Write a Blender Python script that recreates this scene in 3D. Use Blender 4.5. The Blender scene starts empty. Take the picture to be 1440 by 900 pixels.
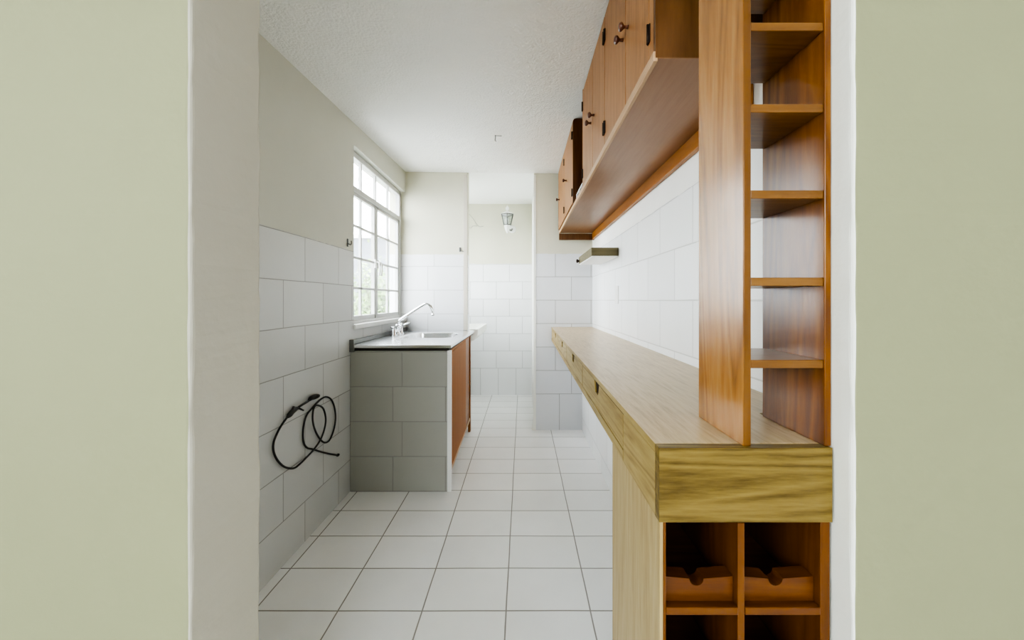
import bpy, bmesh, math, random
from mathutils import Vector, Matrix, noise
random.seed(7)
scn = bpy.context.scene
COL = scn.collection
PI = math.pi
CAMZ = 1.22

# ------------------------------------------------------------------ node helpers
def new_mat(name):
    m = bpy.data.materials.new(name); m.use_nodes = True
    nt = m.node_tree; nt.nodes.clear()
    out = nt.nodes.new('ShaderNodeOutputMaterial')
    b = nt.nodes.new('ShaderNodeBsdfPrincipled')
    nt.links.new(b.outputs[0], out.inputs[0])
    return m, nt, b, out
def N(nt, t, **kw):
    n = nt.nodes.new(t)
    for k, v in kw.items():
        if k in n.inputs: n.inputs[k].default_value = v
        else: setattr(n, k, v)
    return n
def math_n(nt, op, a, b=None):
    n = nt.nodes.new('ShaderNodeMath'); n.operation = op
    for i, v in enumerate((a, b)):
        if v is None: continue
        if isinstance(v, (int, float)): n.inputs[i].default_value = v
        else: nt.links.new(v, n.inputs[i])
    return n.outputs[0]
def mix_c(nt, fac, a, b, blend='MIX'):
    n = nt.nodes.new('ShaderNodeMix'); n.data_type = 'RGBA'; n.blend_type = blend
    for sock, v in ((n.inputs[0], fac), (n.inputs[6], a), (n.inputs[7], b)):
        if isinstance(v, (int, float)): sock.default_value = v
        elif isinstance(v, tuple): sock.default_value = (*v, 1) if len(v) == 3 else v
        else: nt.links.new(v, sock)
    return n.outputs[2]
def ramp(nt, fac, stops):
    n = nt.nodes.new('ShaderNodeValToRGB'); e = n.color_ramp.elements
    while len(e) < len(stops): e.new(0.5)
    for i, (p, c) in enumerate(stops):
        e[i].position = p; e[i].color = (*c, 1)
    nt.links.new(fac, n.inputs[0]); return n.outputs[0]
def bump(nt, h, strength, dist, prev=None):
    n = nt.nodes.new('ShaderNodeBump'); n.inputs['Strength'].default_value = strength
    n.inputs['Distance'].default_value = dist
    nt.links.new(h, n.inputs['Height'])
    if prev: nt.links.new(prev, n.inputs['Normal'])
    return n.outputs[0]
def objco(nt): return nt.nodes.new('ShaderNodeTexCoord').outputs['Object']
def noise_n(nt, vec, scale, detail=3, rough=.5, dist=0):
    n = nt.nodes.new('ShaderNodeTexNoise')
    n.inputs['Scale'].default_value = scale; n.inputs['Detail'].default_value = detail
    n.inputs['Roughness'].default_value = rough; n.inputs['Distortion'].default_value = dist
    nt.links.new(vec, n.inputs['Vector']); return n.outputs['Fac']

def plain(name, col, rough=.5, metal=0, var=.06, vscale=30, bmp=0, bscale=200, coat=0):
    m, nt, b, _ = new_mat(name); co = objco(nt)
    f = noise_n(nt, co, vscale, 4)
    c2 = tuple(min(1, c*(1+var)) for c in col); c1 = tuple(c*(1-var) for c in col)
    nt.links.new(mix_c(nt, f, c1, c2), b.inputs['Base Color'])
    b.inputs['Roughness'].default_value = rough; b.inputs['Metallic'].default_value = metal
    b.inputs['Coat Weight'].default_value = coat
    if bmp:
        nt.links.new(bump(nt, noise_n(nt, co, bscale, 3), .5, bmp), b.inputs['Normal'])
    return m

def plaster(name, col, bmp=.0015, bscale=60, var=.05, rough=.75, col2=None):
    m, nt, b, _ = new_mat(name); co = objco(nt)
    f = noise_n(nt, co, 2.2, 5, .6)
    c1 = tuple(c*(1-var) for c in col); c2 = col2 or tuple(min(1, c*(1+var)) for c in col)
    nt.links.new(mix_c(nt, f, c1, c2), b.inputs['Base Color'])
    b.inputs['Roughness'].default_value = rough
    h = math_n(nt, 'ADD', noise_n(nt, co, bscale, 4), math_n(nt, 'MULTIPLY', noise_n(nt, co, bscale*.12, 2), 1.5))
    nt.links.new(bump(nt, h, .6, bmp), b.inputs['Normal'])
    return m

def tile_wall(name, axis, u0, z0, bw, rh, off, top, tcol, pcol, jcol, portrait=None, msize=.0035, rough=.32, fade=None):
    """rectangular glazed tiles up to 'top', painted plaster above"""
    m, nt, b, _ = new_mat(name); co = objco(nt)
    s = nt.nodes.new('ShaderNodeSeparateXYZ'); nt.links.new(co, s.inputs[0])
    u = s.outputs['Y' if axis == 'Y' else 'X']; z = s.outputs['Z']
    def brick(bw, rh, u0, z0, off):
        c = nt.nodes.new('ShaderNodeCombineXYZ')
        nt.links.new(math_n(nt, 'SUBTRACT', u, u0), c.inputs[0])
        nt.links.new(math_n(nt, 'SUBTRACT', z, z0), c.inputs[1])
        # wobble so that the joints are not ruler straight
        nz = nt.nodes.new('ShaderNodeTexNoise'); nz.inputs['Scale'].default_value = 3
        nt.links.new(c.outputs[0], nz.inputs['Vector'])
        vm = nt.nodes.new('ShaderNodeVectorMath'); vm.operation = 'MULTIPLY_ADD'
        nt.links.new(nz.outputs['Color'], vm.inputs[0]); vm.inputs[1].default_value = (.006, .006, 0)
        nt.links.new(c.outputs[0], vm.inputs[2])
        k = nt.nodes.new('ShaderNodeTexBrick'); k.offset = off; k.offset_frequency = 2; k.squash = 1
        for n_, v in (('Scale', 1), ('Mortar Size', msize), ('Mortar Smooth', .35), ('Bias', 0), ('Brick Width', bw), ('Row Height', rh)):
            k.inputs[n_].default_value = v
        k.inputs['Color1'].default_value = (*[c*.96 for c in tcol], 1)
        k.inputs['Color2'].default_value = (*[min(1, c*1.03) for c in tcol], 1)
        k.inputs['Mortar'].default_value = (*jcol, 1)
        nt.links.new(vm.outputs[0], k.inputs['Vector'])
        return k.outputs['Color'], k.outputs['Fac']
    col, fac = brick(bw, rh, u0, z0, off)
    if portrait:
        pc, pf = brick(portrait[0], 5, portrait[1], z0-5.0-.0, 0)
        low = math_n(nt, 'LESS_THAN', z, z0+.001)
        col = mix_c(nt, low, col, pc)
        n = nt.nodes.new('ShaderNodeMix'); n.data_type = 'FLOAT'
        nt.links.new(low, n.inputs[0]); nt.links.new(fac, n.inputs[2]); nt.links.new(pf, n.inputs[3]); fac = n.outputs[0]
    blot = noise_n(nt, co, 5, 4)
    col = mix_c(nt, .12, col, mix_c(nt, blot, (.45, .45, .44), (1, 1, 1)), 'MULTIPLY')
    edge = math_n(nt, 'ADD', z, math_n(nt, 'MULTIPLY', math_n(nt, 'SUBTRACT', noise_n(nt, co, 14, 3), .5), .02))
    up = math_n(nt, 'GREATER_THAN', edge, top)
    pn = noise_n(nt, co, 3, 5, .6)
    paint = mix_c(nt, pn, tuple(c*.94 for c in pcol), tuple(min(1, c*1.04) for c in pcol))
    nt.links.new(mix_c(nt, up, col, paint), b.inputs['Base Color'])
    r = nt.nodes.new('ShaderNodeMix'); r.data_type = 'FLOAT'
    nt.links.new(up, r.inputs[0]); r.inputs[2].default_value = rough; r.inputs[3].default_value = .75
    nt.links.new(r.outputs[0], b.inputs['Roughness'])
    inv = math_n(nt, 'MULTIPLY', math_n(nt, 'SUBTRACT', 1, fac), math_n(nt, 'SUBTRACT', 1, up))
    h = math_n(nt, 'ADD', math_n(nt, 'MULTIPLY', inv, 1.0),
               math_n(nt, 'MULTIPLY', noise_n(nt, co, 45, 3), math_n(nt, 'ADD', math_n(nt, 'MULTIPLY', up, .6), .06)))
    nt.links.new(bump(nt, h, .6, .0016), b.inputs['Normal'])
    return m

def wood(name, dark, mid, light, axis='Z', scale=9, rough=.35, coat=.25, contrast=1.0, figure=.5, spec=.5, planks=None, blotch=.25, peel=.0006):
    """long grain along axis; optional faint plank joints every 'planks' metres along the given axis"""
    def deep(c):
        L = .3*c[0]+.59*c[1]+.11*c[2]
        return tuple(max(.003, (L+(v-L)*1.12)*.72) for v in c)
    dark, mid, light = deep(dark), deep(mid), deep(light)
    coat *= .45; spec *= .6
    m, nt, b, _ = new_mat(name); co = objco(nt)
    oi = nt.nodes.new('ShaderNodeObjectInfo')
    sh = nt.nodes.new('ShaderNodeVectorMath'); sh.operation = 'MULTIPLY_ADD'
    cb = nt.nodes.new('ShaderNodeCombineXYZ')
    for i in range(3): nt.links.new(oi.outputs['Random'], cb.inputs[i])
    nt.links.new(cb.outputs[0], sh.inputs[0]); sh.inputs[1].default_value = (3.1, 5.7, 2.3); nt.links.new(co, sh.inputs[2])
    mp = nt.nodes.new('ShaderNodeMapping')
    st = {'X': (.09, 1, 1), 'Y': (1, .09, 1), 'Z': (1, 1, .09)}[axis]
    mp.inputs['Scale'].default_value = st
    nt.links.new(sh.outputs[0], mp.inputs['Vector'])
    v = mp.outputs[0]
    big = noise_n(nt, v, scale*.9, 2, .5, 1.2)
    rings = math_n(nt, 'FRACT', math_n(nt, 'MULTIPLY', big, 7))
    rings = math_n(nt, 'ABSOLUTE', math_n(nt, 'SUBTRACT', math_n(nt, 'MULTIPLY', rings, 2), 1))
    fine = noise_n(nt, v, scale*11, 5, .65)
    f = math_n(nt, 'ADD', math_n(nt, 'MULTIPLY', rings, figure*.55), math_n(nt, 'MULTIPLY', fine, 1-figure*.55))
    f = math_n(nt, 'ADD', math_n(nt, 'MULTIPLY', math_n(nt, 'SUBTRACT', f, .5), contrast), .5)
    c = ramp(nt, f, [(.15, dark), (.5, mid), (.85, light)])
    bl = noise_n(nt, co, 3.5, 3)
    c = mix_c(nt, blotch, c, mix_c(nt, bl, (.35, .32, .3), (1, 1, 1)), 'MULTIPLY')
    if planks:
        ax, w, o = planks
        s = nt.nodes.new('ShaderNodeSeparateXYZ'); nt.links.new(co, s.inputs[0])
        fr = math_n(nt, 'FRACT', math_n(nt, 'DIVIDE', math_n(nt, 'ADD', s.outputs[ax], o), w))
        ln = math_n(nt, 'LESS_THAN', fr, .004/w)
        c = mix_c(nt, math_n(nt, 'MULTIPLY', ln, .45), c, tuple(x*.5 for x in dark))
    nt.links.new(c, b.inputs['Base Color'])
    b.inputs['Roughness'].default_value = rough
    b.inputs['Coat Weight'].default_value = coat; b.inputs['Coat Roughness'].default_value = .22
    b.inputs['Specular IOR Level'].default_value = spec
    h = math_n(nt, 'ADD', math_n(nt, 'MULTIPLY', fine, .5), noise_n(nt, co, 34, 3))
    nt.links.new(bump(nt, h, .5, peel), b.inputs['Normal'])
    return m

# ------------------------------------------------------------------ mesh helpers (all in world coordinates)
def BM(): return bmesh.new()
def box(bm, x0, x1, y0, y1, z0, z1, bev=0, seg=2, warp=None):
    vs = [bm.verts.new((x, y, z)) for x in (x0, x1) for y in (y0, y1) for z in (z0, z1)]
    fs = [bm.faces.new([vs[i] for i in q]) for q in ((0,1,3,2),(4,6,7,5),(0,4,5,1),(2,3,7,6),(0,2,6,4),(1,5,7,3))]
    geo = list(vs)
    if bev:
        es = set(e for f in fs for e in f.edges)
        r = bmesh.ops.bevel(bm, geom=list(es), offset=bev, segments=seg, affect='EDGES', profile=.5, clamp_overlap=True)
        geo = [v for v in r['verts']] + [v for v in vs if v.is_valid]
    if warp:
        for v in set(geo): v.co = Vector(warp(v.co))
    return bm
def prism(bm, pts, axis, a0, a1, bev=0):
    """extrude a 2D polygon along axis; pts in the two other axes (x,y / x,z / y,z order)"""
    def P(p, a):
        return {'X': (a, p[0], p[1]), 'Y': (p[0], a, p[1]), 'Z': (p[0], p[1], a)}[axis]
    A = [bm.verts.new(P(p, a0)) for p in pts]; B = [bm.verts.new(P(p, a1)) for p in pts]
    fs = [bm.faces.new(A), bm.faces.new(B)]
    n = len(pts)
    for i in range(n): fs.append(bm.faces.new([A[i], A[(i+1)%n], B[(i+1)%n], B[i]]))
    bmesh.ops.recalc_face_normals(bm, faces=fs)
    if bev:
        es = list(set(e for f in fs for e in f.edges))
        bmesh.ops.bevel(bm, geom=es, offset=bev, segments=2, affect='EDGES', profile=.5, clamp_overlap=True)
    return bm
def frame_of(d):
    d = d.normalized(); up = Vector((0,0,1)) if abs(d.z) < .95 else Vector((1,0,0))
    a = d.cross(up).normalized(); return a, d.cross(a).normalized()
def tube(bm, pts, r, seg=10, caps=True):
    """smooth swept tube; r a number or a list per point; parallel-transported frames"""
    pts = [Vector(p) for p in pts]; n = len(pts)
    rs = r if isinstance(r, (list, tuple)) else [r]*n
    rings = []; a = None
    for i, p in enumerate(pts):
        d = (pts[min(i+1, n-1)] - pts[max(i-1, 0)]).normalized()
        if a is None: a, b_ = frame_of(d)
        else:
            a = (a - d*a.dot(d)).normalized()
        b_ = d.cross(a)
        rings.append([bm.verts.new(p + (a*math.cos(2*PI*k/seg) + b_*math.sin(2*PI*k/seg))*rs[i]) for k in range(seg)])
    for i in range(n-1):
        for k in range(seg):
            f = bm.faces.new([rings[i][k], rings[i][(k+1)%seg], rings[i+1][(k+1)%seg], rings[i+1][k]]); f.smooth = True
    if caps:
        bm.faces.new(rings[0][::-1]); bm.faces.new(rings[-1])
    return bm
def lathe(bm, c, prof, axis=Vector((0,0,1)), seg=20, smooth=True):
    """prof: list of (radius, height along axis) from point c"""
    c = Vector(c); axis = Vector(axis).normalized(); a, b_ = frame_of(axis)
    rings = []
    for r, h in prof:
        if r < 1e-6: rings.append([bm.verts.new(c + axis*h)])
        else: rings.append([bm.verts.new(c + axis*h + (a*math.cos(2*PI*k/seg) + b_*math.sin(2*PI*k/seg))*r) for k in range(seg)])
    fs = []
    for i in range(len(rings)-1):
        A, B = rings[i], rings[i+1]
        for k in range(seg):
            k2 = (k+1) % seg
            if len(A) == 1 and len(B) == 1: continue
            if len(A) == 1: f = bm.faces.new([A[0], B[k2], B[k]])
            elif len(B) == 1: f = bm.faces.new([A[k], A[k2], B[0]])
            else: f = bm.faces.new([A[k], A[k2], B[k2], B[k]])
            f.smooth = smooth; fs.append(f)
    if len(rings[0]) > 1: fs.append(bm.faces.new(rings[0]))
    if len(rings[-1]) > 1: fs.append(bm.faces.new(rings[-1]))
    bmesh.ops.recalc_face_normals(bm, faces=fs)
    return bm
def catmull(pts, n=8):
    pts = [Vector(p) for p in pts]; out = []
    P = [pts[0]*2-pts[1]] + pts + [pts[-1]*2-pts[-2]]
    for i in range(1, len(P)-2):
        p0, p1, p2, p3 = P[i-1:i+3]
        for k in range(n):
            t = k/n
            out.append(.5*((2*p1) + (p2-p0)*t + (2*p0-5*p1+4*p2-p3)*t*t + (3*p1-p0-3*p2+p3)*t**3))
    out.append(pts[-1]); return out
def root_loc(o):
    while o.parent: o = o.parent
    return Vector(o.location)
def obj(name, bm, mat, parent=None, label=None):
    if parent is not None:
        l = root_loc(parent)
        for v in bm.verts: v.co -= l
    bmesh.ops.recalc_face_normals(bm, faces=bm.faces[:])
    me = bpy.data.meshes.new(name); bm.to_mesh(me); bm.free()
    o = bpy.data.objects.new(name, me); COL.objects.link(o)
    me.materials.append(mat)
    if parent is not None: o.parent = parent
    if label: o['label'] = label
    return o
def thing(name, label, cat, loc=(0,0,0), group=None):
    o = bpy.data.objects.new(name, None); COL.objects.link(o)
    o.empty_display_size = .05; o.location = loc; o['label'] = label; o['category'] = cat
    if group: o['group'] = group
    return o
def tag(o, label, cat, group=None):
    o['label'] = label; o['category'] = cat
    if group: o['group'] = group
    return o
def struct(name, bm, mat, parent=None, label=None):
    o = obj(name, bm, mat, parent)
    if parent is None: o['kind'] = 'structure'
    if label: o['label'] = label
    return o

# ------------------------------------------------------------------ materials
CREAM = (.66, .645, .53)
TILE = (.80, .805, .815)
JOINT = (.40, .40, .395)
M_near = plaster('sage_cream_plaster', (.255, .257, .150), .0016, 45)
M_reveal = plaster('cream_reveal_plaster', (.47, .445, .385), .0018, 40)
M_ceil = plaster('stippled_ceiling', (.83, .825, .795), .008, 85, .03)
M_ceil2 = plaster('smooth_ceiling', (.85, .85, .83), .001, 60, .02)
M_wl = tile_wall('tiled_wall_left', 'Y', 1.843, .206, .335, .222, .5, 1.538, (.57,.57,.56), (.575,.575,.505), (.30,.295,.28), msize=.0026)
M_wfl = tile_wall('tiled_wall_far_left', 'X', -.888, .206, .335, .222, .826, 1.649, TILE, CREAM, (.55,.55,.55), msize=.003)
M_pil = tile_wall('tiled_pillar', 'X', .31, .342, .335, .22, .55, 1.655, (.68,.69,.71), CREAM, JOINT, portrait=(.2285, .347))
M_lau = tile_wall('tiled_laundry_wall', 'X', -.168, .347, .335, .2225, .5, 1.686, TILE, CREAM, (.52,.52,.52), portrait=(.2285, -.311))
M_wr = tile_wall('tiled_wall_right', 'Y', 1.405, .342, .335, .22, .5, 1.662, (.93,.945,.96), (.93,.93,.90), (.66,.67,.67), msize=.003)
M_side = plaster('white_side_wall', (.84,.84,.80), .001, 50)
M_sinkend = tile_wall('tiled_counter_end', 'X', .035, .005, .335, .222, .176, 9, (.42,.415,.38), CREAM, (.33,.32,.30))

def floor_mat():
    m, nt, b, _ = new_mat('floor_tiles'); co = objco(nt)
    mp = nt.nodes.new('ShaderNodeMapping'); mp.inputs['Location'].default_value = (.0616, -1.4326, 0)
    nt.links.new(co, mp.inputs['Vector'])
    nz = nt.nodes.new('ShaderNodeTexNoise'); nz.inputs['Scale'].default_value = 2.5; nt.links.new(co, nz.inputs['Vector'])
    vm = nt.nodes.new('ShaderNodeVectorMath'); vm.operation = 'MULTIPLY_ADD'
    nt.links.new(nz.outputs['Color'], vm.inputs[0]); vm.inputs[1].default_value = (.006, .006, 0); nt.links.new(mp.outputs[0], vm.inputs[2])
    k = nt.nodes.new('ShaderNodeTexBrick'); k.offset = 0; k.squash = 1
    for n_, v in (('Scale', 1), ('Mortar Size', .0032), ('Mortar Smooth', .3), ('Bias', 0), ('Brick Width', .330), ('Row Height', .2266)):
        k.inputs[n_].default_value = v
    k.inputs['Color1'].default_value = (.88, .875, .87, 1); k.inputs['Color2'].default_value = (.93, .925, .92, 1)
    k.inputs['Mortar'].default_value = (.33, .31, .29, 1)
    nt.links.new(vm.outputs[0], k.inputs['Vector'])
    c = mix_c(nt, .22, k.outputs['Color'], mix_c(nt, noise_n(nt, co, 4, 5, .6), (.5,.49,.47), (1,1,1)), 'MULTIPLY')
    nt.links.new(c, b.inputs['Base Color'])
    b.inputs['Roughness'].default_value = .38
    h = math_n(nt, 'ADD', math_n(nt, 'SUBTRACT', 1, k.outputs['Fac']), math_n(nt, 'MULTIPLY', noise_n(nt, co, 30, 3), .08))
    nt.links.new(bump(nt, h, .5, .0015), b.inputs['Normal'])
    return m
M_floor = floor_mat()

M_door = wood('orange_pine_doors', (.30,.135,.052), (.48,.24,.105), (.58,.32,.155), 'Z', 9, .38, .2, .9, .45, planks=('Y', .075, .03))
M_carc = wood('dark_shaded_wood', (.10,.035,.010), (.17,.065,.020), (.22,.09,.03), 'Z', 7, .4, .2)  # dark brown with the shade of the niche put into the colour
M_end = wood('brown_end_panel', (.13,.058,.022), (.19,.09,.036), (.24,.12,.05), 'Z', 7, .38, .3)
M_base = wood('cabinet_underside', (.34,.165,.08), (.43,.23,.12), (.49,.28,.15), 'Y', 6, .30, .5, .8, .06, blotch=.35, peel=.0002)
M_rail = wood('orange_rail', (.40,.165,.05), (.52,.24,.085), (.60,.30,.12), 'Y', 8, .35, .3)
M_trim = wood('pale_pine_trim', (.58,.36,.20), (.70,.46,.28), (.76,.54,.36), 'Y', 8, .4, .2)
M_tower = wood('varnished_upright', (.26,.11,.028), (.47,.22,.065), (.60,.32,.115), 'Z', 9, .26, 1.2, 1.25, .6, .8)
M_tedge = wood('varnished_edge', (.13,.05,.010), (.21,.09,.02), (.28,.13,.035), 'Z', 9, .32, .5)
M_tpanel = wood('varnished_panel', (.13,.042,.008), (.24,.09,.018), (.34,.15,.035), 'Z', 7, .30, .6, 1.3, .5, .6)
M_shelf = wood('varnished_shelf', (.15,.062,.016), (.26,.12,.036), (.34,.18,.06), 'X', 9, .30, .5)
M_bart = wood('oak_laminate_top', (.46,.335,.18), (.66,.505,.30), (.76,.61,.40), 'Y', 9, .30, .25, 1.5, .10, blotch=.15, peel=.0002)
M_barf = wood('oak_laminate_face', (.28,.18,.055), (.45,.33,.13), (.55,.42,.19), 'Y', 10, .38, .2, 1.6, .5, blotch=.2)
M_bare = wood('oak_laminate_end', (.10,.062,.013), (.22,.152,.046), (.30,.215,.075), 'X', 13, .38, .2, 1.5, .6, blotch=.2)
M_barp = wood('oak_laminate_panel', (.44,.32,.15), (.55,.42,.215), (.62,.50,.29), 'Z', 9, .4, .2, 1.5, .35, blotch=.15)
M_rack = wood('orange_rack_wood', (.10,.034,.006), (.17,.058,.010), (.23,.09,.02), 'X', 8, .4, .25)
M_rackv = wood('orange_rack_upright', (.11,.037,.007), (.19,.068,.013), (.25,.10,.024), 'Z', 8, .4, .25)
M_dbox = plain('shaded_drawer_box', (.030,.012,.005), .8)  # near-black colour stands for the shade in notches and joints
M_rackb = plain('shaded_rack_back', (.018,.010,.006), .8)  # black stands for the deep shade at the back of the cells
M_sdoor = wood('sink_door_wood', (.34,.125,.026), (.46,.175,.04), (.52,.215,.055), 'Z', 6, .5, .1, .7, .3, .3)
M_sdoor2 = wood('sink_door_dark_wood', (.22,.075,.018), (.31,.115,.03), (.38,.16,.05), 'Z', 6, .38, .3)
M_iron = plain('dark_iron', (.035,.022,.016), .5, .6, .2)
M_knob = plain('dark_wood_knob', (.10,.030,.014), .3, 0, .2, coat=.4)
M_steel = plain('brushed_steel', (.80,.81,.82), .22, 1, .05, 60)
M_steeld = plain('grey_steel', (.20,.20,.195), .45, .6, .2)
M_chrome = plain('chrome', (.80,.81,.83), .1, 1, .02)
M_white = plain('white_paint', (.84,.84,.82), .4, 0, .03)
M_whitew = plain('white_window_paint', (.55,.55,.53), .35, 0, .03)
M_bead = plaster('corner_bead', (.60,.555,.48), .001, 60)
M_bead2 = plaster('white_bead_and_jamb', (.80,.80,.745), .001, 60)
M_black = plain('black_rubber', (.020,.019,.018), .45)
M_olive = wood('olive_brown_edge', (.13,.11,.055), (.20,.17,.09), (.26,.23,.13), 'X', 8, .45, .1)
M_conc = plaster('pale_cast_stone', (.80,.80,.76), .002, 30)
M_plate = plain('white_plastic', (.86,.86,.85), .35, 0, .02)
M_wire = plain('grey_wire', (.30,.30,.29), .5, .3)
M_lgrey = plain('lantern_grey_metal', (.16,.165,.155), .45, .3)
def glass(name, tint=(1,1,1), gl=.06):
    m = bpy.data.materials.new(name); m.use_nodes = True; nt = m.node_tree; nt.nodes.clear()
    o = nt.nodes.new('ShaderNodeOutputMaterial'); mx = nt.nodes.new('ShaderNodeMixShader')
    t = nt.nodes.new('ShaderNodeBsdfTransparent'); g = nt.nodes.new('ShaderNodeBsdfGlossy')
    t.inputs[0].default_value = (*tint, 1); g.inputs['Roughness'].default_value = .03
    lw = nt.nodes.new('ShaderNodeLayerWeight'); lw.inputs[0].default_value = .12
    nt.links.new(math_n(nt, 'ADD', math_n(nt, 'MULTIPLY', lw.outputs['Fresnel'], .5), gl*.3), mx.inputs[0])
    nt.links.new(t.outputs[0], mx.inputs[1]); nt.links.new(g.outputs[0], mx.inputs[2]); nt.links.new(mx.outputs[0], o.inputs[0])
    return m
M_glass = glass('window_glass')
M_lglass = glass('lantern_glass', (.80,.83,.82), .2)
M_leaf = plain('leaf_green', (.34,.46,.20), .5, 0, .5, 6)
M_stem = plain('stem_brown', (.10,.07,.04), .8)
M_ext = plaster('neighbour_render', (.17,.18,.205), .001, 20)
M_extw = plaster('garden_wall_render', (.62,.62,.60), .001, 20)
M_ground = plaster('outdoor_concrete', (.45,.45,.43), .003, 12)

# ------------------------------------------------------------------ the setting
YN, YB = .587, .745        # doorway wall: near face, far face (left)
YF, YL = 3.42, 4.68        # far wall plane, laundry back wall
XL, XR, XR2 = -1.10, .655, .558
XDL, XDR = -.536, .533     # doorway jambs

bm = BM(); box(bm, -2.1, 2.1, -2.7, 4.9, -.12, 0); struct('floor', bm, M_floor)

def pier(name, sect, corners, mat, z0=0, z1=2.4, n=120):
    """wall section extruded upwards; listed corner indices get a rounded, uneven plaster arris"""
    bm = BM(); rings = []
    for k in range(n+1):
        z = z0 + (z1-z0)*k/n; ring = []
        m = len(sect)
        for i, p in enumerate(sect):
            p = Vector((*p, 0))
            if i in corners:
                a = (Vector((*sect[i-1], 0))-p).normalized(); b_ = (Vector((*sect[(i+1) % m], 0))-p).normalized()
                r = .007*(1+.7*noise.noise(Vector((i*3.1, 0, z*9)))) + .003*max(0, noise.noise(Vector((i, 4, z*35))))
                for t in (0, .25, .5, .75, 1):
                    q = p + a*r*(1-t)**2 + b_*r*t**2
                    j = .0013*noise.noise(Vector((i*7+t, 1.5, z*28)))
                    ring.append(bm.verts.new((q.x-(a+b_).x*j, q.y-(a+b_).y*j, z)))
            else: ring.append(bm.verts.new((p.x, p.y, z)))
        rings.append(ring)
    for k in range(n):
        A, B = rings[k], rings[k+1]; c = len(A)
        for i in range(c):
            f = bm.faces.new([A[i], A[(i+1) % c], B[(i+1) % c], B[i]])
            if 2 <= i <= 7: f.material_index = 1       # the jamb face has its own colour
    bm.faces.new(rings[0]); bm.faces.new(rings[-1])
    return bm
o = struct('wall_near_left', pier('', [(-2.1, YN), (XDL, YN), (XDL, YB), (-2.1, YB)], (1, 2), M_near), M_near)
# the jamb face is painted in a warmer cream
o.data.materials.append(M_reveal)
o = struct('wall_near_right', pier('', [(2.1, YN), (XDR, YN), (XDR, .807), (2.1, .807)], (1, 2), M_near), M_near)
o.data.materials.append(M_bead2)  # right jamb made paler than its wall; window light put into the colour
bm = BM(); box(bm, XDL, XDR, YN+.002, YB, 2.16, 2.4); struct('wall_near_lintel', bm, M_near)

# left kitchen wall with the window opening
WY0, WZ0, WZ1 = 2.372, 1.05, 2.232
bm = BM()
box(bm, XL-.15, XL, YB, WY0, 0, 2.6)
box(bm, XL-.15, XL, WY0, YF, 0, WZ0)
box(bm, XL-.15, XL, WY0, YF, WZ1, 2.6)
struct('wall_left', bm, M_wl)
bm = BM(); box(bm, XL-.15, -.523, YF, YF+.13, 0, 2.6); struct('wall_far_left', bm, M_wfl)
bm = BM(); box(bm, .107, .8, YF, YF+.14, 0, 2.6); struct('wall_far_right', bm, M_pil)
bm = BM(); box(bm, .118, .25, YF+.14, YL, 0, 2.6); struct('wall_laundry_right', bm, M_side)
bm = BM(); box(bm, -1.25, .25, YL, YL+.12, 0, 2.6); struct('wall_laundry_back', bm, M_lau)
# laundry left wall with an unglazed opening to the outside
bm = BM()
box(bm, XL-.15, XL, YF+.13, 3.80, 0, 2.6); box(bm, XL-.15, XL, 4.40, YL, 0, 2.6)
box(bm, XL-.15, XL, 3.80, 4.40, 0, 1.25); box(bm, XL-.15, XL, 3.80, 4.40, 2.15, 2.6)
struct('wall_laundry_left', bm, M_side)
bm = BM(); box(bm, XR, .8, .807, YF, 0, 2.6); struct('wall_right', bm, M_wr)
bm = BM(); box(bm, XR2, XR, .97, YF, 0, .839); struct('wall_right_lower', bm, M_wr)
# bead at the wall ends
bm = BM(); box(bm, -.556, -.5195, YF-.004, YF+.02, .937, 2.395, .003); struct('trim_1', bm, M_bead)
bm = BM()
for k in range(40):
    z0 = 2.396*k/40; z1 = 2.396*(k+1)/40
    w = lambda z: .004*max(0, 1-z/.16)*4 + .0015*noise.noise(Vector((0, 0, z*6)))
    def W(c): return (c.x - (w(c.z) if c.x < .115 else 0), c.y, c.z)
    box(bm, .103, .124, YF-.004, YF+.02, z0, z1, 0, 2, W)
bmesh.ops.remove_doubles(bm, verts=bm.verts, dist=1e-5)
struct('trim_2', bm, M_bead2)

# ceilings
def ceil_z(x, y):
    u = (x-XL)/(XR-XL); v = (y-YB)/(YF-YB)
    return (2.297*(1-u)+2.415*u)*(1-v) + (2.425*(1-u)+2.405*u)*v
bm = BM(); nx, ny = 12, 18; g = []
for j in range(ny+1):
    y = YB + (YF+.005-YB)*j/ny
    g.append([bm.verts.new((XL+(XR-XL)*i/nx, y, ceil_z(XL+(XR-XL)*i/nx, y))) for i in range(nx+1)])
fs = [bm.faces.new([g[j][i], g[j][i+1], g[j+1][i+1], g[j+1][i]]) for j in range(ny) for i in range(nx)]
r = bmesh.ops.extrude_face_region(bm, geom=fs)
for v in r['geom']:
    if isinstance(v, bmesh.types.BMVert): v.co.z = 2.62
struct('ceiling', bm, M_ceil)
bm = BM(); box(bm, -1.25, .25, YF+.006, YL+.12, 2.454, 2.62); struct('ceiling_laundry', bm, M_ceil2)
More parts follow.
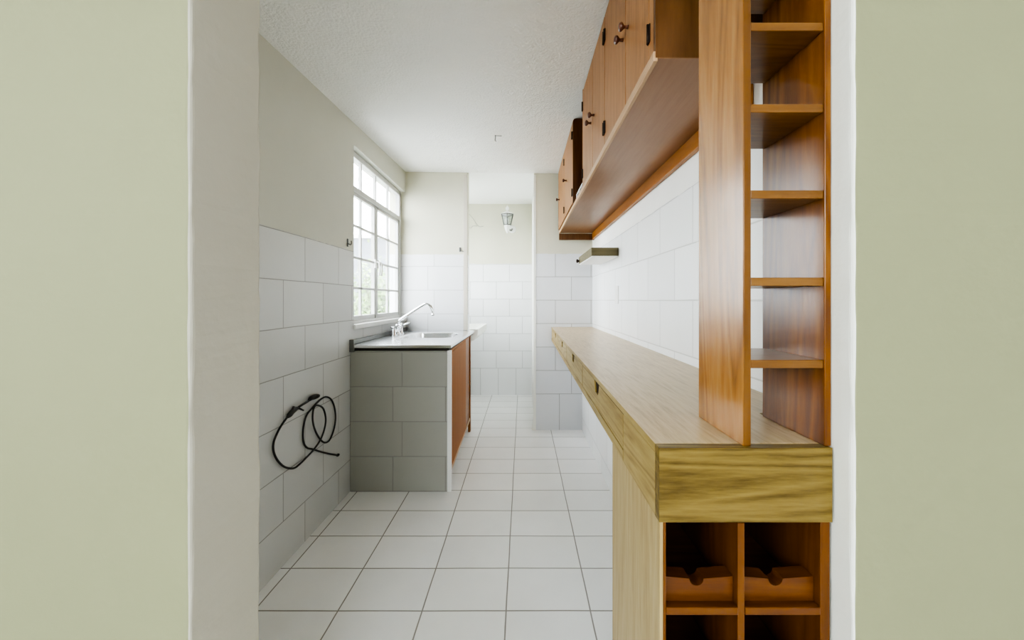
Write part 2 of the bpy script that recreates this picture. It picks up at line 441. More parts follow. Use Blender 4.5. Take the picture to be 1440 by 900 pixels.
# the room the photograph is taken from
bm = BM(); box(bm, -2.1, 2.1, -2.7, YN, 2.4, 2.62); struct('ceiling_room', bm, M_ceil2)
bm = BM()
box(bm, -2.2, -2.1, -2.7, -2.1, 0, 2.6); box(bm, -2.2, -2.1, -.7, YB, 0, 2.6)
box(bm, -2.2, -2.1, -2.1, -.7, 0, 1.3); box(bm, -2.2, -2.1, -2.1, -.7, 2.15, 2.6)
struct('wall_room_left', bm, M_side)
bm = BM(); box(bm, 2.1, 2.2, -2.7, YB, 0, 2.6); struct('wall_room_right', bm, M_side)
bm = BM()
box(bm, -2.1, -.8, -2.8, -2.7, 0, 2.6); box(bm, .6, 2.1, -2.8, -2.7, 0, 2.6)
box(bm, -.8, .6, -2.8, -2.7, 0, 1.5); box(bm, -.8, .6, -2.8, -2.7, 2.3, 2.6)  # unseen opening, added to throw light onto the kitchen floor
struct('wall_room_back', bm, M_side)

# ------------------------------------------------------------------ window
win = bpy.data.objects.new('window_1', None); COL.objects.link(win); win['kind'] = 'structure'
win.location = (-1.155, 2.88, 1.05)
X0, X1 = -1.178, -1.140
Y0, Y1, YM = 2.374, 3.398, 2.849
ZB, ZT, ZTR = 1.062, 2.218, 1.972
bm = BM()
box(bm, X0, X1, Y0, Y0+.028, ZB, ZT, .003); box(bm, X0, X1, Y1-.028, Y1+.02, ZB, ZT, .003)
box(bm, X0, X1, Y0, Y1, ZT-.028, ZT+.012, .003); box(bm, X0, X1, Y0, Y1, ZB, ZB+.02, .003)
box(bm, X0-.002, X1+.006, Y0, Y1, ZTR-.018, ZTR+.018, .003)
box(bm, X0, X1-.004, YM-.010, YM+.010, ZB, ZTR, .003)
struct('window_frame', bm, M_whitew, win)
bm = BM()
for y in (2.595, YM, 3.112): box(bm, -1.168, -1.148, y-.008, y+.008, ZTR+.017, ZT-.026, .002)
struct('transom_bars', bm, M_whitew, win)
bm = BM(); box(bm, -1.160, -1.157, Y0+.02, Y1-.02, ZTR+.01, ZT-.02); struct('pane', bm, M_glass, win)
for ya, yb, sgn in ((Y0+.028, YM-.010, 1), (YM+.010, Y1-.028, -1)):
    bm = BM(); za, zb = ZB+.02, ZTR-.018; w = .022
    box(bm, X0+.004, X1-.006, ya, ya+w, za, zb, .003); box(bm, X0+.004, X1-.006, yb-w, yb, za, zb, .003)
    box(bm, X0+.004, X1-.006, ya, yb, za, za+.03, .003); box(bm, X0+.004, X1-.006, ya, yb, zb-w, zb, .003)
    ymid = 2.595 if sgn > 0 else 3.112
    box(bm, -1.167, -1.149, ymid-.008, ymid+.008, za, zb, .002)
    for z in (1.731, 1.512, 1.303): box(bm, -1.167, -1.149, ya, yb, z-.008, z+.008, .002)
    s = struct('casement', bm, M_whitew, win)
    bm = BM(); box(bm, -1.160, -1.157, ya+.01, yb-.01, za+.01, zb-.01); struct('pane', bm, M_glass, s)
    bm = BM(); hy = yb-.012 if sgn > 0 else ya+.012
    box(bm, X1-.008, X1+.004, hy-.012, hy+.012, 1.47, 1.535, .003)
    tube(bm, catmull([(X1, hy, 1.515), (X1+.022, hy, 1.513), (X1+.030, hy+sgn*-.002, 1.50), (X1+.030, hy, 1.455), (X1+.026, hy, 1.41)], 5), .006, 8)
    struct('handle', bm, M_white, s)
bm = BM(); box(bm, -1.25, XL+.012, WY0-.002, YF-.001, WZ0-.022, WZ0+.010, .004); struct('sill', bm, M_white, win)

# ------------------------------------------------------------------ outdoors
bm = BM(); box(bm, -14, -1.26, -3, 16, -.3, -.1); struct('ground_outside', bm, M_ground)
bm = BM(); box(bm, -9, -2.6, 13.5, 13.7, -.1, 1.0); struct('garden_wall', bm, M_extw)
b = thing('neighbour_building', 'pale grey neighbouring block faintly seen through the kitchen window', 'building', (-5.6, 13.5, -.1))
bm = BM(); box(bm, -6.5, -4.43, 12, 15, -.1, 3.25); obj('wall', bm, M_ext, b)
bm = BM(); box(bm, -6.6, -4.36, 11.9, 15.1, 3.25, 3.36); obj('roof_slab', bm, M_extw, b)
bm = BM(); box(bm, -4.95, -4.65, 11.97, 12.02, 1.9, 2.8, .005); obj('window', bm, M_glass, b)
def shrub(c, rx, h, n, label):
    t = thing('shrub', label, 'shrub', c, 'shrubs outside the kitchen window')
    bm = BM(); c = Vector(c); tips = []
    for k in range(9):
        a = random.uniform(0, 2*PI); rr = rx*random.uniform(.2, .75)
        p1 = c + Vector((math.cos(a)*rr*.4, math.sin(a)*rr*.4, h*.45)); p2 = c + Vector((math.cos(a)*rr, math.sin(a)*rr, h*random.uniform(.7, .98)))
        tube(bm, catmull([c + Vector((math.cos(a)*.04, math.sin(a)*.04, 0)), p1, p2], 4), [.016, .015, .014, .012, .010, .009, .007, .005, .003], 6)
        tips += [p1.lerp(p2, i/5) for i in range(6)]
    obj('stem', bm, M_stem, t)
    bm = BM()
    for k in range(n):
        p = random.choice(tips) + Vector((random.gauss(0, rx*.26), random.gauss(0, rx*.26), random.gauss(0, h*.10)))
        if p.z < c.z+.1: continue
        d = Vector((random.gauss(0, 1), random.gauss(0, 1), random.gauss(0, .7))).normalized(); a, b_ = frame_of(d)
        L = random.uniform(.05, .10); w = L*.24
        q = [p, p+d*L*.35+a*w, p+d*L*.7+a*w*.7, p+d*L, p+d*L*.7-a*w*.7, p+d*L*.35-a*w]
        bm.faces.new([bm.verts.new(v) for v in q])
    obj('foliage', bm, M_leaf, t)
shrub((-2.12, 5.35, -.1), .42, 1.75, 2600, 'fuller of the two leafy green shrubs outside the kitchen window')
shrub((-2.75, 6.3, -.1), .40, 1.95, 2000, 'slimmer and taller of the two green shrubs outside the kitchen window')

# ------------------------------------------------------------------ breakfast bar
def fx(y): return .2325 + .0134*(y-.62)
ZT_, ZB_ = .968, .841
bar = thing('breakfast_bar', 'long narrow oak-look counter along the right wall with drawers', 'counter', (.45, 2.0, 0))
bm = BM(); prism(bm, [(fx(.64), .6405), (.528, .6405), (.528, .812), (XR-.002, .812), (XR-.002, YF-.002), (fx(YF), YF-.002)], 'Z', ZT_-.015, ZT_, .0015)
wt = obj('worktop', bm, M_bart, bar)
wt.data.materials.append(M_barf)
for p in wt.data.polygons:
    if p.normal.x < -.5: p.material_index = 1
def shear(c): return (c.x + .0134*(c.y-.62), c.y, c.z)
bm = BM(); box(bm, .2325, .528, .62, .640, ZB_, ZT_, .0010); obj('end_face', bm, M_bare, bar)
bm = BM(); box(bm, .2325, .241, .6405, .8535, ZB_, ZT_-.0155, .0008, 2, shear); obj('corner_fascia', bm, M_barf, bar)
bm = BM(); box(bm, .2330, .252, .857, YF-.003, ZB_, .866, .001, 2, shear); obj('bottom_rail', bm, M_barf, bar)
bm = BM(); box(bm, .254, .556, .97, YF-.003, .842, .850, 0, 2, shear); obj('underside_panel', bm, M_barf, bar)
dr = [.858, 1.50, 2.11, 2.72, 3.414]
nt_ = [1.19, 1.80, 2.37, 2.95]
for i in range(4):
    a, b_, c = dr[i]+.005, dr[i+1]-.004, nt_[i]
    zt = ZT_-.0185
    pts = [(a, .868), (b_, .868), (b_, zt), (c+.046, zt), (c+.026, zt-.036), (c-.022, zt-.036), (c-.040, zt), (a, zt)]
    bm = BM(); prism(bm, pts, 'X', .2345, .2400, .0004)
    for v in bm.verts: v.co = Vector(shear(v.co))
    d = obj('drawer', bm, M_barf, bar)
    bm = BM()
    box(bm, .2352, .2413, a-.0088, a-.0003, .8670, .9526, 0, 2, shear); box(bm, .2352, .2413, a, b_, zt+.0003, .9526, 0, 2, shear)   # dark strips standing in for the shade in the joints
    # the box behind the front, coloured dark for the shade inside the finger notch
    box(bm, .2412, .262, a-.010, b_+.006 if i < 3 else b_-.01, .8665, .9525, 0, 2, shear); box(bm, .262, .53, a+.02, a+.03, .868, .92, 0, 2, shear); box(bm, .262, .53, b_-.03, b_-.02, .868, .92, 0, 2, shear)
    box(bm, .262, .53, a+.03, b_-.03, .868, .874, 0, 2, shear)
    obj('drawer_box_and_gap_shade', bm, M_dbox, d)
bm = BM(); box(bm, .2338, .240, .622, .968, 0, ZB_-.0005, .001, 2, shear); obj('side_panel', bm, M_barp, bar)

# ------------------------------------------------------------------ wine rack under the bar's near end
rk = thing('wine_rack', 'orange wooden bottle rack of square cells under the near end of the bar', 'wine rack', (.38, .8, 0))
RX = [(.2405, .2460), (.3694, .3815), (.5105, .5270)]
ya, yb = .6245, .966
zt = ZB_-.001
for x0, x1 in (RX[0], RX[2]):
    bm = BM(); box(bm, x0, x1, ya, yb, 0, zt, .001); obj('side_board', bm, M_rackv, rk)
bm = BM(); box(bm, *RX[1], ya+.001, yb-.008, 0, zt-.003, .001); obj('divider', bm, M_rackv, rk)
levels = [.680-.1587*k for k in range(5)]
cells = [(RX[0][1], RX[1][0]), (RX[1][1], RX[2][0])]
for z in levels:
    zz = max(z, 0)
    bm = BM()
    for c0, c1 in cells: box(bm, c0, c1, ya-.001, yb-.008, zz, zz+.013, .0015)
    obj('shelf', bm, M_rack, rk)
    for c0, c1 in cells:
        cx = (c0+c1)/2-.003; r = .0125; z0, z1 = zz+.013, zz+.056
        pts = [(c0+.001, z0), (c1-.001, z0), (c1-.001, z1)] + [(cx + r*math.cos(t), z1-.004 + r*math.sin(t)) for t in [-.25*0 - PI*k/10 for k in range(11)]] + [(c0+.001, z1)]
        bm = BM(); prism(bm, pts, 'Y', .638, .664, 0); obj('bottle_cradle', bm, M_rack, rk)
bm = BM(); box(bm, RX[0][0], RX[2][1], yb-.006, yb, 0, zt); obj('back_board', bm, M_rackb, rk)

# ------------------------------------------------------------------ open shelf tower standing on the bar
tw = thing('shelf_tower', 'tall open varnished wooden shelf unit standing on the near end of the bar', 'shelf', (.455, .71, ZT_))
ty0, ty1 = .627, .787
bm = BM(); box(bm, .3800, .3936, ty0, ty1, ZT_, 2.398, .0015); u = obj('upright', bm, M_tower, tw)
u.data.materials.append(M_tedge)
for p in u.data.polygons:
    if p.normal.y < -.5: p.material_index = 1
bm = BM(); box(bm, .5200, .5315, ty0, ty1+.003, ZT_, 2.398, .0015); obj('upright', bm, M_tpanel, tw)
for i, z in enumerate((1.849, 1.700, 1.559, 1.410, 1.259, 1.1165)):
    bm = BM(); box(bm, .3937, .5199, ty0+.002, ty1-.004, z-.0145, z, .0015); obj('shelf', bm, M_shelf, tw)

# ------------------------------------------------------------------ wall cabinets
def knob(bm, y, z, x):
    lathe(bm, (x, y, z), [(.006, 0), (.005, .006), (.0045, .012), (.008, .016), (.0125, .020), (.0135, .024), (.011, .029), (.006, .031), (0, .0315)], (-1, 0, 0), 16)
def hinge(bm, y, z, x):
    box(bm, x-.0015, x+.002, y-.009, y+.009, z-.024, z+.024, .0005)
    tube(bm, [(x-.003, y, z-.026), (x-.003, y, z+.026)], .0035, 8)
def cabinet(root, y0, y1, xf, doors, near_mat, stile, kn, hg, zk):
    z0, z1 = 1.852, 2.398
    xc = xf+.016; xb = XR-.003; t = .016
    bm = BM()
    if near_mat is M_carc:     # rounded upper front corner
        pts = [(xf, z0), (xb, z0), (xb, z1)] + [(xf+.02-.02*math.sin(a), z1-.02+.02*math.cos(a)) for a in [k*PI/12 for k in range(7)]]
        prism(bm, pts, 'Y', y0, y0+t, 0)
    else: box(bm, xf, xb, y0, y0+t, 1.833, z1, .001)
    obj('end_panel', bm, near_mat, root)
    bm = BM(); box(bm, xc, xb, y1-t, y1, z0, z1, .001); obj('end_panel', bm, M_end, root)
    bm = BM(); box(bm, xc, xb, y0+t, y1-t, z1-t, z1-.0005, .001); obj('top_panel', bm, M_end, root)
    bm = BM(); box(bm, xb-.006, xb, y0+t, y1-t, z0, z1-t); obj('back_panel', bm, M_end, root)
    if stile:
        bm = BM(); box(bm, xf, xc, y0+t, stile, z0, z1, .001); obj('stile', bm, M_door, root)
    for i, (a, b_) in enumerate(doors):
        bm = BM(); box(bm, xf, xc-.001, a, b_, z0+.006, z1-.012, .002); d = obj('door', bm, M_door, root)
        bm = BM(); knob(bm, kn[i], zk, xf); obj('knob', bm, M_knob, d)
        for z in (2.30, 1.925):
            bm = BM(); hinge(bm, hg[i], z, xf-.001); obj('hinge', bm, M_iron, d)
c1 = thing('wall_cabinet', 'four-door orange wooden wall cabinet, nearest above the bar', 'cabinet', (.5, 1.48, 1.852))
cabinet(c1, .921, 2.048, .336, [(.969, 1.188), (1.191, 1.492), (1.496, 1.750), (1.753, 2.032)], M_end, .967,
        [1.160, 1.218, 1.712, 1.790], [.967, 1.486, 1.503, 2.033], 2.09)
bm = BM(); box(bm, .336, .351, 2.033, 2.047, 1.852, 2.398, .001); obj('stile', bm, M_door, c1)
c2 = thing('wall_cabinet', 'two-door orange wooden wall cabinet in the far corner by the pillar', 'cabinet', (.5, 2.85, 1.852))
cabinet(c2, 2.361, 3.330, .326, [(2.379, 2.842), (2.846, 3.326)], M_carc, None, [2.71, 3.225], [2.389, 2.857], 2.11)
bs = thing('cabinet_base_board', 'long brown board with pale front edge carrying both wall cabinets', 'board', (.5, 2.1, 1.78))
bm = BM(); box(bm, .343, XR-.003, .9215, 3.330, 1.832, 1.8505, .001); obj('board', bm, M_base, bs)
bm = BM(); box(bm, .331, .3425, .9215, 3.330, 1.825, 1.8505, .002); obj('front_edge', bm, M_trim, bs, 'pale front edge')
bm = BM(); box(bm, XR-.024, XR-.003, 1.028, 3.310, 1.772, 1.8315, .002); obj('back_rail', bm, M_rail, bs)
bm = BM(); box(bm, .332, XR-.003, 3.3105, 3.330, 1.768, 1.8245, .003); obj('end_rail', bm, M_end, bs)
gr = thing('plate_rail', 'small white rail on the base board between the two wall cabinets', 'rail', (.35, 2.2, 1.8505))
bm = BM()
bm.free()
for z in (1.878, 1.900):
    bm = BM(); tube(bm, [(.350, 2.052, z), (.350, 2.357, z)], .0045, 8); obj('rod', bm, M_white, gr)
bm = BM()
bm.free()
for y in (2.06, 2.15, 2.25, 2.35):
    bm = BM(); tube(bm, [(.350, y, 1.851), (.350, y, 1.904)], .004, 8); obj('post', bm, M_white, gr)

# ------------------------------------------------------------------ sink unit
sc = thing('sink_cabinet', 'low sink cabinet with tiled near end and orange wooden doors', 'cabinet', (-.8, 2.87, 0))
SX = -.462
def sh2(c): return (c.x - .0235*(c.y-2.345), c.y, c.z)
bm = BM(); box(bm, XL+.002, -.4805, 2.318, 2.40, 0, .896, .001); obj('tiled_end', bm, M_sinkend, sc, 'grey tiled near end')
bm = BM(); box(bm, -.480, -.456, 2.314, 2.345, 0, .899, .002); obj('corner_post', bm, M_white, sc, 'white corner post')
bm = BM(); box(bm, SX-.018, SX, 2.346, 3.075, .135, .880, .002, 2, sh2); d = obj('door', bm, M_sdoor, sc)
bm = BM(); box(bm, SX-.026, SX-.006, 3.077, 3.36, .135, .880, .002, 2, sh2); d2 = obj('door', bm, M_sdoor2, sc, 'darker far door')
bm = BM(); box(bm, SX-.020, SX+.002, 3.362, 3.416, .0, .896, .002, 2, sh2); obj('end_stile', bm, M_sdoor2, sc)
bm = BM(); box(bm, SX-.022, SX+.001, 2.346, 3.360, .110, .134, .002, 2, sh2); obj('bottom_rail', bm, M_trim, sc)
bm = BM(); box(bm, SX-.022, SX-.002, 2.346, 3.361, .881, .898, .001, 2, sh2); obj('top_rail', bm, M_sdoor, sc)
bm = BM(); box(bm, SX-.09, SX-.075, 2.401, 3.40, 0, .109, 0, 2, sh2); obj('plinth', bm, M_conc, sc)
bm = BM(); box(bm, XL+.004, SX-.04, 2.402, 3.416, .112, .128, 0); obj('floor_board', bm, M_end, sc)

sk = thing('kitchen_sink', 'stainless steel sink top with a round-cornered bowl on the tiled cabinet', 'sink', (-.78, 2.87, .9))
ZS = .935
def rrect(cx, cy, hx, hy, r, n):
    """n points of a rounded rectangle, sampled by angle"""
    out = []
    for k in range(n):
        t = 2*PI*(k+.5)/n; d = Vector((math.cos(t), math.sin(t)))
        lo, hi = 0, 3
        for _ in range(40):
            m_ = (lo+hi)/2; q = Vector((max(abs(d.x*m_)-(hx-r), 0), max(abs(d.y*m_)-(hy-r), 0)))
            inside = q.length <= r and abs(d.x*m_) <= hx and abs(d.y*m_) <= hy
            if inside: lo = m_
            else: hi = m_
        out.append((cx+d.x*lo, cy+d.y*lo))
    return out
bx, by = -.745, 2.965
bm = BM(); n = 72
xa, xb = XL+.004, -.455
def ring(pts, z): return [bm.verts.new((*p, z)) for p in pts]
oc = [( -.778, 2.866)]
def outer(k):
    t = 2*PI*(k+.5)/n; d = Vector((math.cos(t), math.sin(t))); cx, cy = bx, by
    s = min(((xb-cx)/d.x if d.x > 0 else (xa-cx)/d.x) if abs(d.x) > 1e-6 else 9, ((3.417-cy)/d.y if d.y > 0 else (2.312-cy)/d.y) if abs(d.y) > 1e-6 else 9)
    return (cx+d.x*s, cy+d.y*s)
O = [outer(k) for k in range(n)]
cs = [(xb, 3.417), (xa, 3.417), (xa, 2.312), (xb, 2.312)]
for c in cs:      # snap the closest sample to each corner
    i = min(range(n), key=lambda k: (O[k][0]-c[0])**2+(O[k][1]-c[1])**2); O[i] = c
I = rrect(bx, by, .205, .225, .09, n); I2 = rrect(bx, by, .195, .215, .085, n); I3 = rrect(bx, by, .218, .238, .1, n)
R0 = ring(O, .9155); R1 = ring(O, ZS-.003); R2 = ring([(bx+(p[0]-bx)*.992, by+(p[1]-by)*.994) for p in O], ZS)
R3 = ring(I3, ZS+.0015); R4 = ring(I, ZS-.002); R5 = ring(I2, ZS-.012); R6 = ring(I2, .9155)
for A, B in ((R0, R1), (R1, R2), (R2, R3), (R3, R4), (R4, R5), (R5, R6), (R6, R0)):
    for k in range(n):
        f = bm.faces.new([A[k], A[(k+1) % n], B[(k+1) % n], B[k]])
obj('sink_top', bm, M_steel, sk)
bm = BM()
a1 = ring(I2, .930); a2 = ring(rrect(bx, by, .185, .205, .08, n), .81); a3 = ring(rrect(bx, by, .165, .185, .07, n), .775); a4 = ring(rrect(bx, by, .04, .04, .0399, n), .768)
for A, B in ((a1, a2), (a2, a3), (a3, a4)):
    for k in range(n):
        f = bm.faces.new([A[k], A[(k+1) % n], B[(k+1) % n], B[k]]); f.smooth = True
bm.faces.new(a4)
obj('bowl', bm, M_steel, sk)
M_gap = plain('shadow_gap_dark', (.030,.024,.018), .7)  # dark strips put in as the shadow under the slab edge
bm = BM()
box(bm, XL+.006, -.470, 2.324, 2.345, .897, .915); box(bm, XL+.006, -.470, 3.39, 3.412, .897, .915)
box(bm, -.492, -.470, 2.345, 3.39, .8985, .915); box(bm, XL+.006, XL+.026, 2.345, 3.39, .897, .915)
obj('shadow_gap_strips', bm, M_gap, sk)
bm = BM(); lathe(bm, (bx, by, .7685), [(0, .001), (.028, .001), (.034, .004), (.040, .004), (.040, 0)]); obj('drain', bm, M_chrome, sk)
bm = BM(); box(bm, XL+.001, XL+.020, 2.322, 3.417, ZS+.001, ZS+.030, .003); obj('upstand', bm, M_steeld, sk)
bm = BM(); box(bm, XL+.001, XL+.030, 2.306, 2.3215, .890, ZS+.034, .003); obj('end_cap', bm, M_steeld, sk, 'dull grey end cap')

fa = thing('kitchen_faucet', 'chrome mixer tap with a long raised spout behind the sink bowl', 'faucet', (-1.03, 2.98, ZS))
fxp, fyp = -1.025, 2.98
bm = BM(); lathe(bm, (fxp, fyp, ZS+.0012), [(.032, 0), (.032, .006), (.024, .012), (.019, .02), (.017, .05), (.020, .058), (.020, .075), (.013, .085), (.0, .088)])
tube(bm, [(fxp, fyp-.085, ZS+.038), (fxp, fyp+.085, ZS+.038)], .014, 12)
for s in (-1, 1): lathe(bm, (fxp, fyp+s*.085, ZS+.0012), [(.024, 0), (.024, .006), (.016, .014), (.015, .05), (.010, .055), (0, .056)])
obj('body', bm, M_chrome, fa)
bm = BM()
pth = catmull([(fxp, fyp, ZS+.07), (fxp+.008, fyp, ZS+.10), (fxp+.035, fyp, ZS+.132), (fxp+.13, fyp, ZS+.195), (fxp+.215, fyp, ZS+.247), (fxp+.245, fyp, ZS+.252), (fxp+.268, fyp, ZS+.238), (fxp+.285, fyp, ZS+.205), (fxp+.292, fyp, ZS+.170)], 7)
tube(bm, pth, .0105, 12)
lathe(bm, (fxp+.292, fyp, ZS+.176), [(.0125, 0), (.0125, -.018), (.009, -.020), (0, -.020)])
obj('spout', bm, M_chrome, fa)
for s in (-1, 1):
    bm = BM(); hy = fyp+s*.085
    lathe(bm, (fxp, hy, ZS+.056), [(.011, 0), (.013, .006), (.011, .016), (0, .018)])
    tube(bm, [(fxp, hy, ZS+.066), (fxp+.05, hy+s*.02, ZS+.088), (fxp+.072, hy+s*.028, ZS+.098)], [.006, .0055, .008], 10)
    tube(bm, [(fxp-.028, hy-s*.01, ZS+.068), (fxp, hy, ZS+.066)], [.007, .006], 10)
    obj('tap_handle', bm, M_chrome, fa)

# ------------------------------------------------------------------ laundry corner
ls = thing('laundry_sink', 'pale cast washbasin on the left side of the laundry behind the sink cabinet', 'sink', (-.75, 3.98, .8))
bm = BM()
prism(bm, [(-1.095, .79), (-.56, .79), (-.475, .825), (-.440, .86), (-.435, .935), (-.49, .935), (-.51, .86), (-.60, .845), (-1.0, .845), (-1.02, .935), (-1.095, .935)], 'Y', 3.60, 4.38, .004)
obj('trough', bm, M_conc, ls)
for a, b_ in ((3.565, 3.60), (4.38, 4.42)):
    bm = BM(); prism(bm, [(-1.095, .79), (-.56, .79), (-.475, .825), (-.440, .86), (-.435, .935), (-1.095, .935)], 'Y', a, b_, .004); obj('end_wall', bm, M_conc, ls)
bm = BM(); box(bm, -1.09, -.80, 3.75, 4.25, 0, .7895, .004); obj('pedestal', bm, M_conc, ls)

ln = thing('wall_lantern', 'white coach lantern mounted high on the laundry back wall', 'lantern', (-.19, YL, 2.13))
cx, cy = -.19, 4.50
bm = BM(); lathe(bm, (cx+.055, YL-.001, 2.13), [(.05, 0), (.05, .008), (.035, .018), (0, .022)], (0, -1, 0)); obj('wall_plate', bm, M_white, ln)
bm = BM(); tube(bm, catmull([(cx+.055, YL-.015, 2.13), (cx+.055, 4.60, 2.115), (cx+.045, 4.53, 2.085), (cx+.02, cy, 2.10), (cx, cy, 2.125)], 6), .010, 10); obj('arm', bm, M_lgrey, ln)
bm = BM(); lathe(bm, (cx, cy, 2.045), [(0, 0), (.012, .004), (.016, .018), (.024, .03), (.034, .05), (.044, .085), (.046, .10), (0, .1)], seg=6, smooth=False); obj('base_cup', bm, M_white, ln)
def hexr(r, z): return [Vector((cx+r*math.cos(PI/6+k*PI/3), cy+r*math.sin(PI/6+k*PI/3), z)) for k in range(6)]
A, B = hexr(.046, 2.148), hexr(.080, 2.275)
bm = BM()
for k in range(6):
    tube(bm, [A[k], B[k]], .0055, 8); tube(bm, [A[k], A[(k+1) % 6]], .0055, 8); tube(bm, [B[k], B[(k+1) % 6]], .007, 8)
obj('cage', bm, M_lgrey, ln)
A, B = hexr(.043, 2.15), hexr(.076, 2.272); bm = BM()
va = [bm.verts.new(v) for v in A]; vb = [bm.verts.new(v) for v in B]
for k in range(6): bm.faces.new([va[k], va[(k+1) % 6], vb[(k+1) % 6], vb[k]])
obj('glass_panes', bm, M_lglass, ln)
bm = BM(); lathe(bm, (cx, cy, 2.277), [(.084, 0), (.084, .006), (.045, .028), (.018, .04), (.012, .05), (.020, .06), (.024, .075), (.018, .09), (.008, .10), (.006, .112), (0, .116)], seg=18); obj('cap', bm, M_white, ln)
bm = BM(); lathe(bm, (cx, cy, 2.146), [(.014, 0), (.014, .03), (.022, .055), (.024, .07), (.016, .088), (0, .094)], seg=14); obj('bulb', bm, M_plate, ln)

def wallpt(px, py, y=YL-.006):  # place a point on the laundry's back wall
    return ((px-735)*y/512, y, CAMZ-(py-422)*y/512)
bm = BM()
tube(bm, catmull([wallpt(655, 296), wallpt(664, 306), wallpt(671, 316), wallpt(675, 319), wallpt(680, 318)], 6), .0022, 6)
tube(bm, catmull([wallpt(655, 318), wallpt(659, 319), wallpt(662, 321), wallpt(665, 318), wallpt(671, 318)], 6), .0022, 6)
tag(obj('hanging_wire', bm, M_wire), 'thin loose grey wires on the laundry back wall left of the lantern', 'wire')

# ------------------------------------------------------------------ small things
bm = BM(); zc = ceil_z(-.19, 2.6)
tube(bm, catmull([(-.195, 2.60, zc+.003), (-.195, 2.60, zc-.02), (-.197, 2.60, zc-.035), (-.19, 2.60, zc-.044)], 5), .0035, 8)
tube(bm, [(-.200, 2.60, zc-.004), (-.150, 2.60, zc-.005)], .0022, 8)
tag(obj('ceiling_hook', bm, M_wire), 'small bent grey metal hook on the ceiling', 'hook')
bm = BM(); y = 2.285
box(bm, XL+.0005, XL+.005, y-.008, y+.008, 1.555, 1.605, .001)
tube(bm, catmull([(XL+.004, y, 1.575), (XL+.02, y, 1.567), (XL+.026, y, 1.578), (XL+.024, y, 1.592)], 5), .003, 8)
tag(obj('wall_hook', bm, M_steeld), 'small grey hook on the left wall just before the window', 'hook', 'wall hooks')
bm = BM(); x = -.588
box(bm, x-.008, x+.008, YF-.005, YF-.0005, 1.672, 1.715, .001)
tube(bm, catmull([(x, YF-.004, 1.69), (x, YF-.02, 1.68), (x, YF-.026, 1.69), (x, YF-.024, 1.702)], 5), .003, 8)
tube(bm, [(x+.004, YF-.003, 1.682), (x+.038, YF-.003, 1.674)], .002, 6)
tag(obj('wall_hook', bm, M_steeld), 'small grey hook on the far wall right of the window, above the tiles', 'hook', 'wall hooks')
sp = thing('socket_cover', 'white blank socket cover on the tiled wall above the bar', 'socket', (XR, 2.52, 1.257))
bm = BM(); box(bm, XR-.008, XR-.0005, 2.48, 2.56, 1.196, 1.318, .003); obj('plate', bm, M_plate, sp)
bm = BM(); box(bm, XR-.010, XR-.0075, 2.502, 2.538, 1.225, 1.289, .002); obj('insert', bm, M_plate, sp)
hs = thing('wall_shelf', 'short shelf with olive-brown edge and pale underside on the right wall', 'shelf', (.565, 2.77, 1.52))
bm = BM(); box(bm, .470, XR-.001, 2.484, 3.05, 1.523, 1.579, .002); obj('board', bm, M_olive, hs)
bm = BM(); box(bm, .474, XR-.003, 2.488, 3.046, 1.516, 1.5225, .001); obj('underside', bm, M_white, hs, 'pale underside')
bm = BM(); lathe(bm, (.470, 3.03, 1.545), [(.008, 0), (.009, .006), (.016, .012), (.015, .022), (0, .026)], (-1, 0, 0), 14); obj('knob', bm, M_iron, hs)

cd = thing('power_cord', 'black electric cord hanging coiled from the left tiled wall', 'cord', (XL, 1.8, .85))
def cp(cx_, cy_, off):      # pixel in the enlarged view -> point on the left wall, lifted off it by off
    px, py = 370+cx_/6.43, 540+cy_/6.43; x = XL+off; y = x*512/(px-735)
    return (x, y, CAMZ-(py-422)*y/512)
P = [(215,305,.016),(165,375,.014),(125,450,.012),(95,530,.012),(95,610,.012),(130,690,.012),(195,750,.014),(275,762,.016),(330,725,.018),(400,655,.020),(460,590,.021),(520,500,.024),(556,400,.022),(566,310,.020),(545,225,.018),(500,193,.018),(465,205,.020),(450,260,.022),(450,340,.020),(475,430,.016),(520,505,.012),(565,530,.012),(605,500,.012),(640,410,.012),(655,310,.012),(645,210,.012),(615,140,.012),(570,116,.012),(520,140,.012),(455,205,.011),(395,280,.010),(368,370,.010),(360,470,.010),(370,540,.010),(400,578,.010),(450,590,.010),(520,612,.012),(600,632,.014),(680,645,.016)]
bm = BM(); tube(bm, catmull([cp(*p) for p in P], 6), .0046, 8); obj('cable', bm, M_black, cd)
bm = BM()
tube(bm, catmull([cp(215,305,.016), cp(240,280,.018), cp(265,250,.018), cp(295,225,.018), cp(315,215,.018)], 4), [.005,.007,.009,.011,.012,.012,.012,.012,.012,.012,.012,.011,.010,.009,.008,.007,.006], 10)
tube(bm, [cp(262,250,.018), cp(280,205,.018)], [.008, .006], 8); tube(bm, [cp(320,218,.018), cp(365,238,.018)], [.005, .004], 8)
obj('connector', bm, M_black, cd)
bm = BM(); tube(bm, catmull([cp(312,215,.018), cp(350,190,.020), cp(400,160,.020), cp(425,140,.022)], 4), .0055, 8); obj('lead', bm, M_black, cd)
bm = BM(); tube(bm, [cp(415,146,.022), cp(432,128,.020), cp(460,118,.014), cp(480,112,.008), cp(497,108,.003)], [.007, .011, .013, .012, .010], 12); obj('plug', bm, M_black, cd)
bm = BM(); lathe(bm, cp(672,645,.016), [(0, -.006), (.006, -.004), (.0085, .004), (.007, .014), (0, .017)], Vector((0, 1, -.1)), 10); obj('cable_end', bm, M_black, cd)

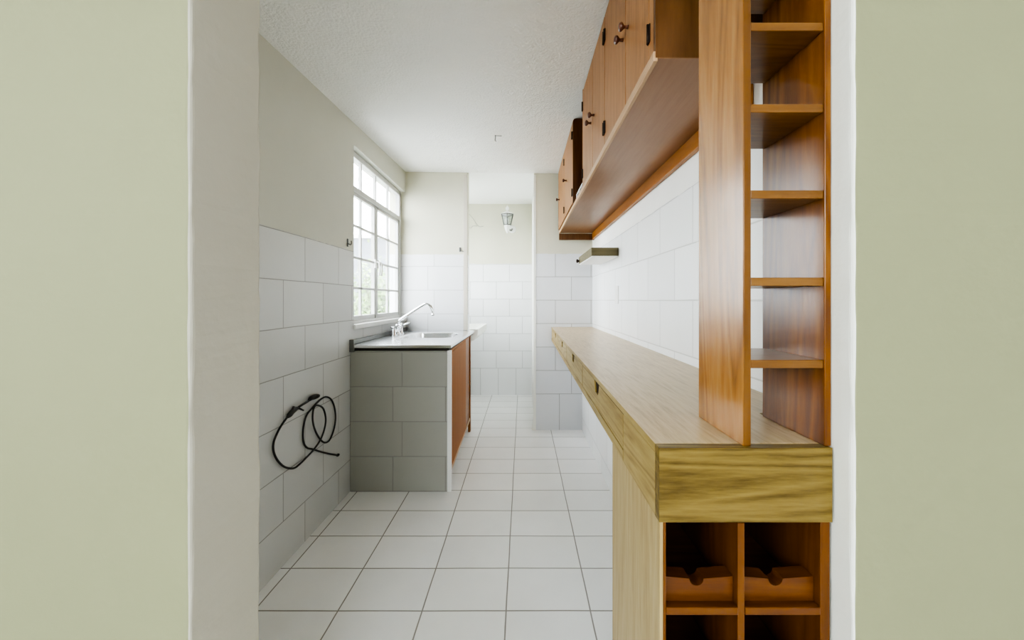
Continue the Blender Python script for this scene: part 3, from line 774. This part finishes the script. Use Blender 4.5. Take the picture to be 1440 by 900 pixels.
# ------------------------------------------------------------------ light, sky and camera
w = bpy.data.worlds.new('sky'); scn.world = w; w.use_nodes = True; nt = w.node_tree; nt.nodes.clear()
o = nt.nodes.new('ShaderNodeOutputWorld'); bg = nt.nodes.new('ShaderNodeBackground'); nt.links.new(bg.outputs[0], o.inputs[0])
tc = nt.nodes.new('ShaderNodeTexCoord'); s = nt.nodes.new('ShaderNodeSeparateXYZ'); nt.links.new(tc.outputs['Generated'], s.inputs[0])
rp = ramp(nt, math_n(nt, 'ADD', math_n(nt, 'MULTIPLY', s.outputs['Z'], .5), .5), [(.40, (.50,.53,.55)), (.5, (.90,.96,1.0)), (1, (.86,.94,1.0))])
nt.links.new(rp, bg.inputs[0]); bg.inputs[1].default_value = 9.0

def portal(name, loc, rot, sx, sy):
    l = bpy.data.lights.new(name, 'AREA'); l.shape = 'RECTANGLE'; l.size = sx; l.size_y = sy; l.cycles.is_portal = True
    o = bpy.data.objects.new(name, l); COL.objects.link(o); o.location = loc; o.rotation_euler = rot
portal('window_portal', (-1.24, 2.89, 1.64), (0, -PI/2, 0), 1.16, 1.02)
portal('laundry_portal', (-1.24, 4.10, 1.70), (0, -PI/2, 0), .88, .58)
portal('room_portal', (-2.19, -1.4, 1.725), (0, -PI/2, 0), .84, 1.38)
portal('room_back_portal', (-.1, -2.79, 1.90), (PI/2, 0, 0), 1.38, .78)

cam = bpy.data.cameras.new('camera'); co = bpy.data.objects.new('camera', cam); COL.objects.link(co)
co.location = (0, 0, CAMZ); co.rotation_euler = (PI/2, 0, 0)
cam.sensor_fit = 'HORIZONTAL'; cam.sensor_width = 36; cam.lens = 36*512/1440
cam.shift_x = -15/1440; cam.shift_y = -28/1440; cam.clip_start = .02; cam.clip_end = 200
scn.camera = co
scn.view_settings.view_transform = 'AgX'; scn.view_settings.look = 'AgX - High Contrast'
scn.view_settings.exposure = 1.08; scn.view_settings.gamma = 1
scn.cycles.max_bounces = 14; scn.cycles.diffuse_bounces = 8; scn.cycles.glossy_bounces = 5; scn.cycles.transparent_max_bounces = 12
scn.cycles.caustics_reflective = False; scn.cycles.sample_clamp_indirect = 8
scn.cycles.use_denoising = True
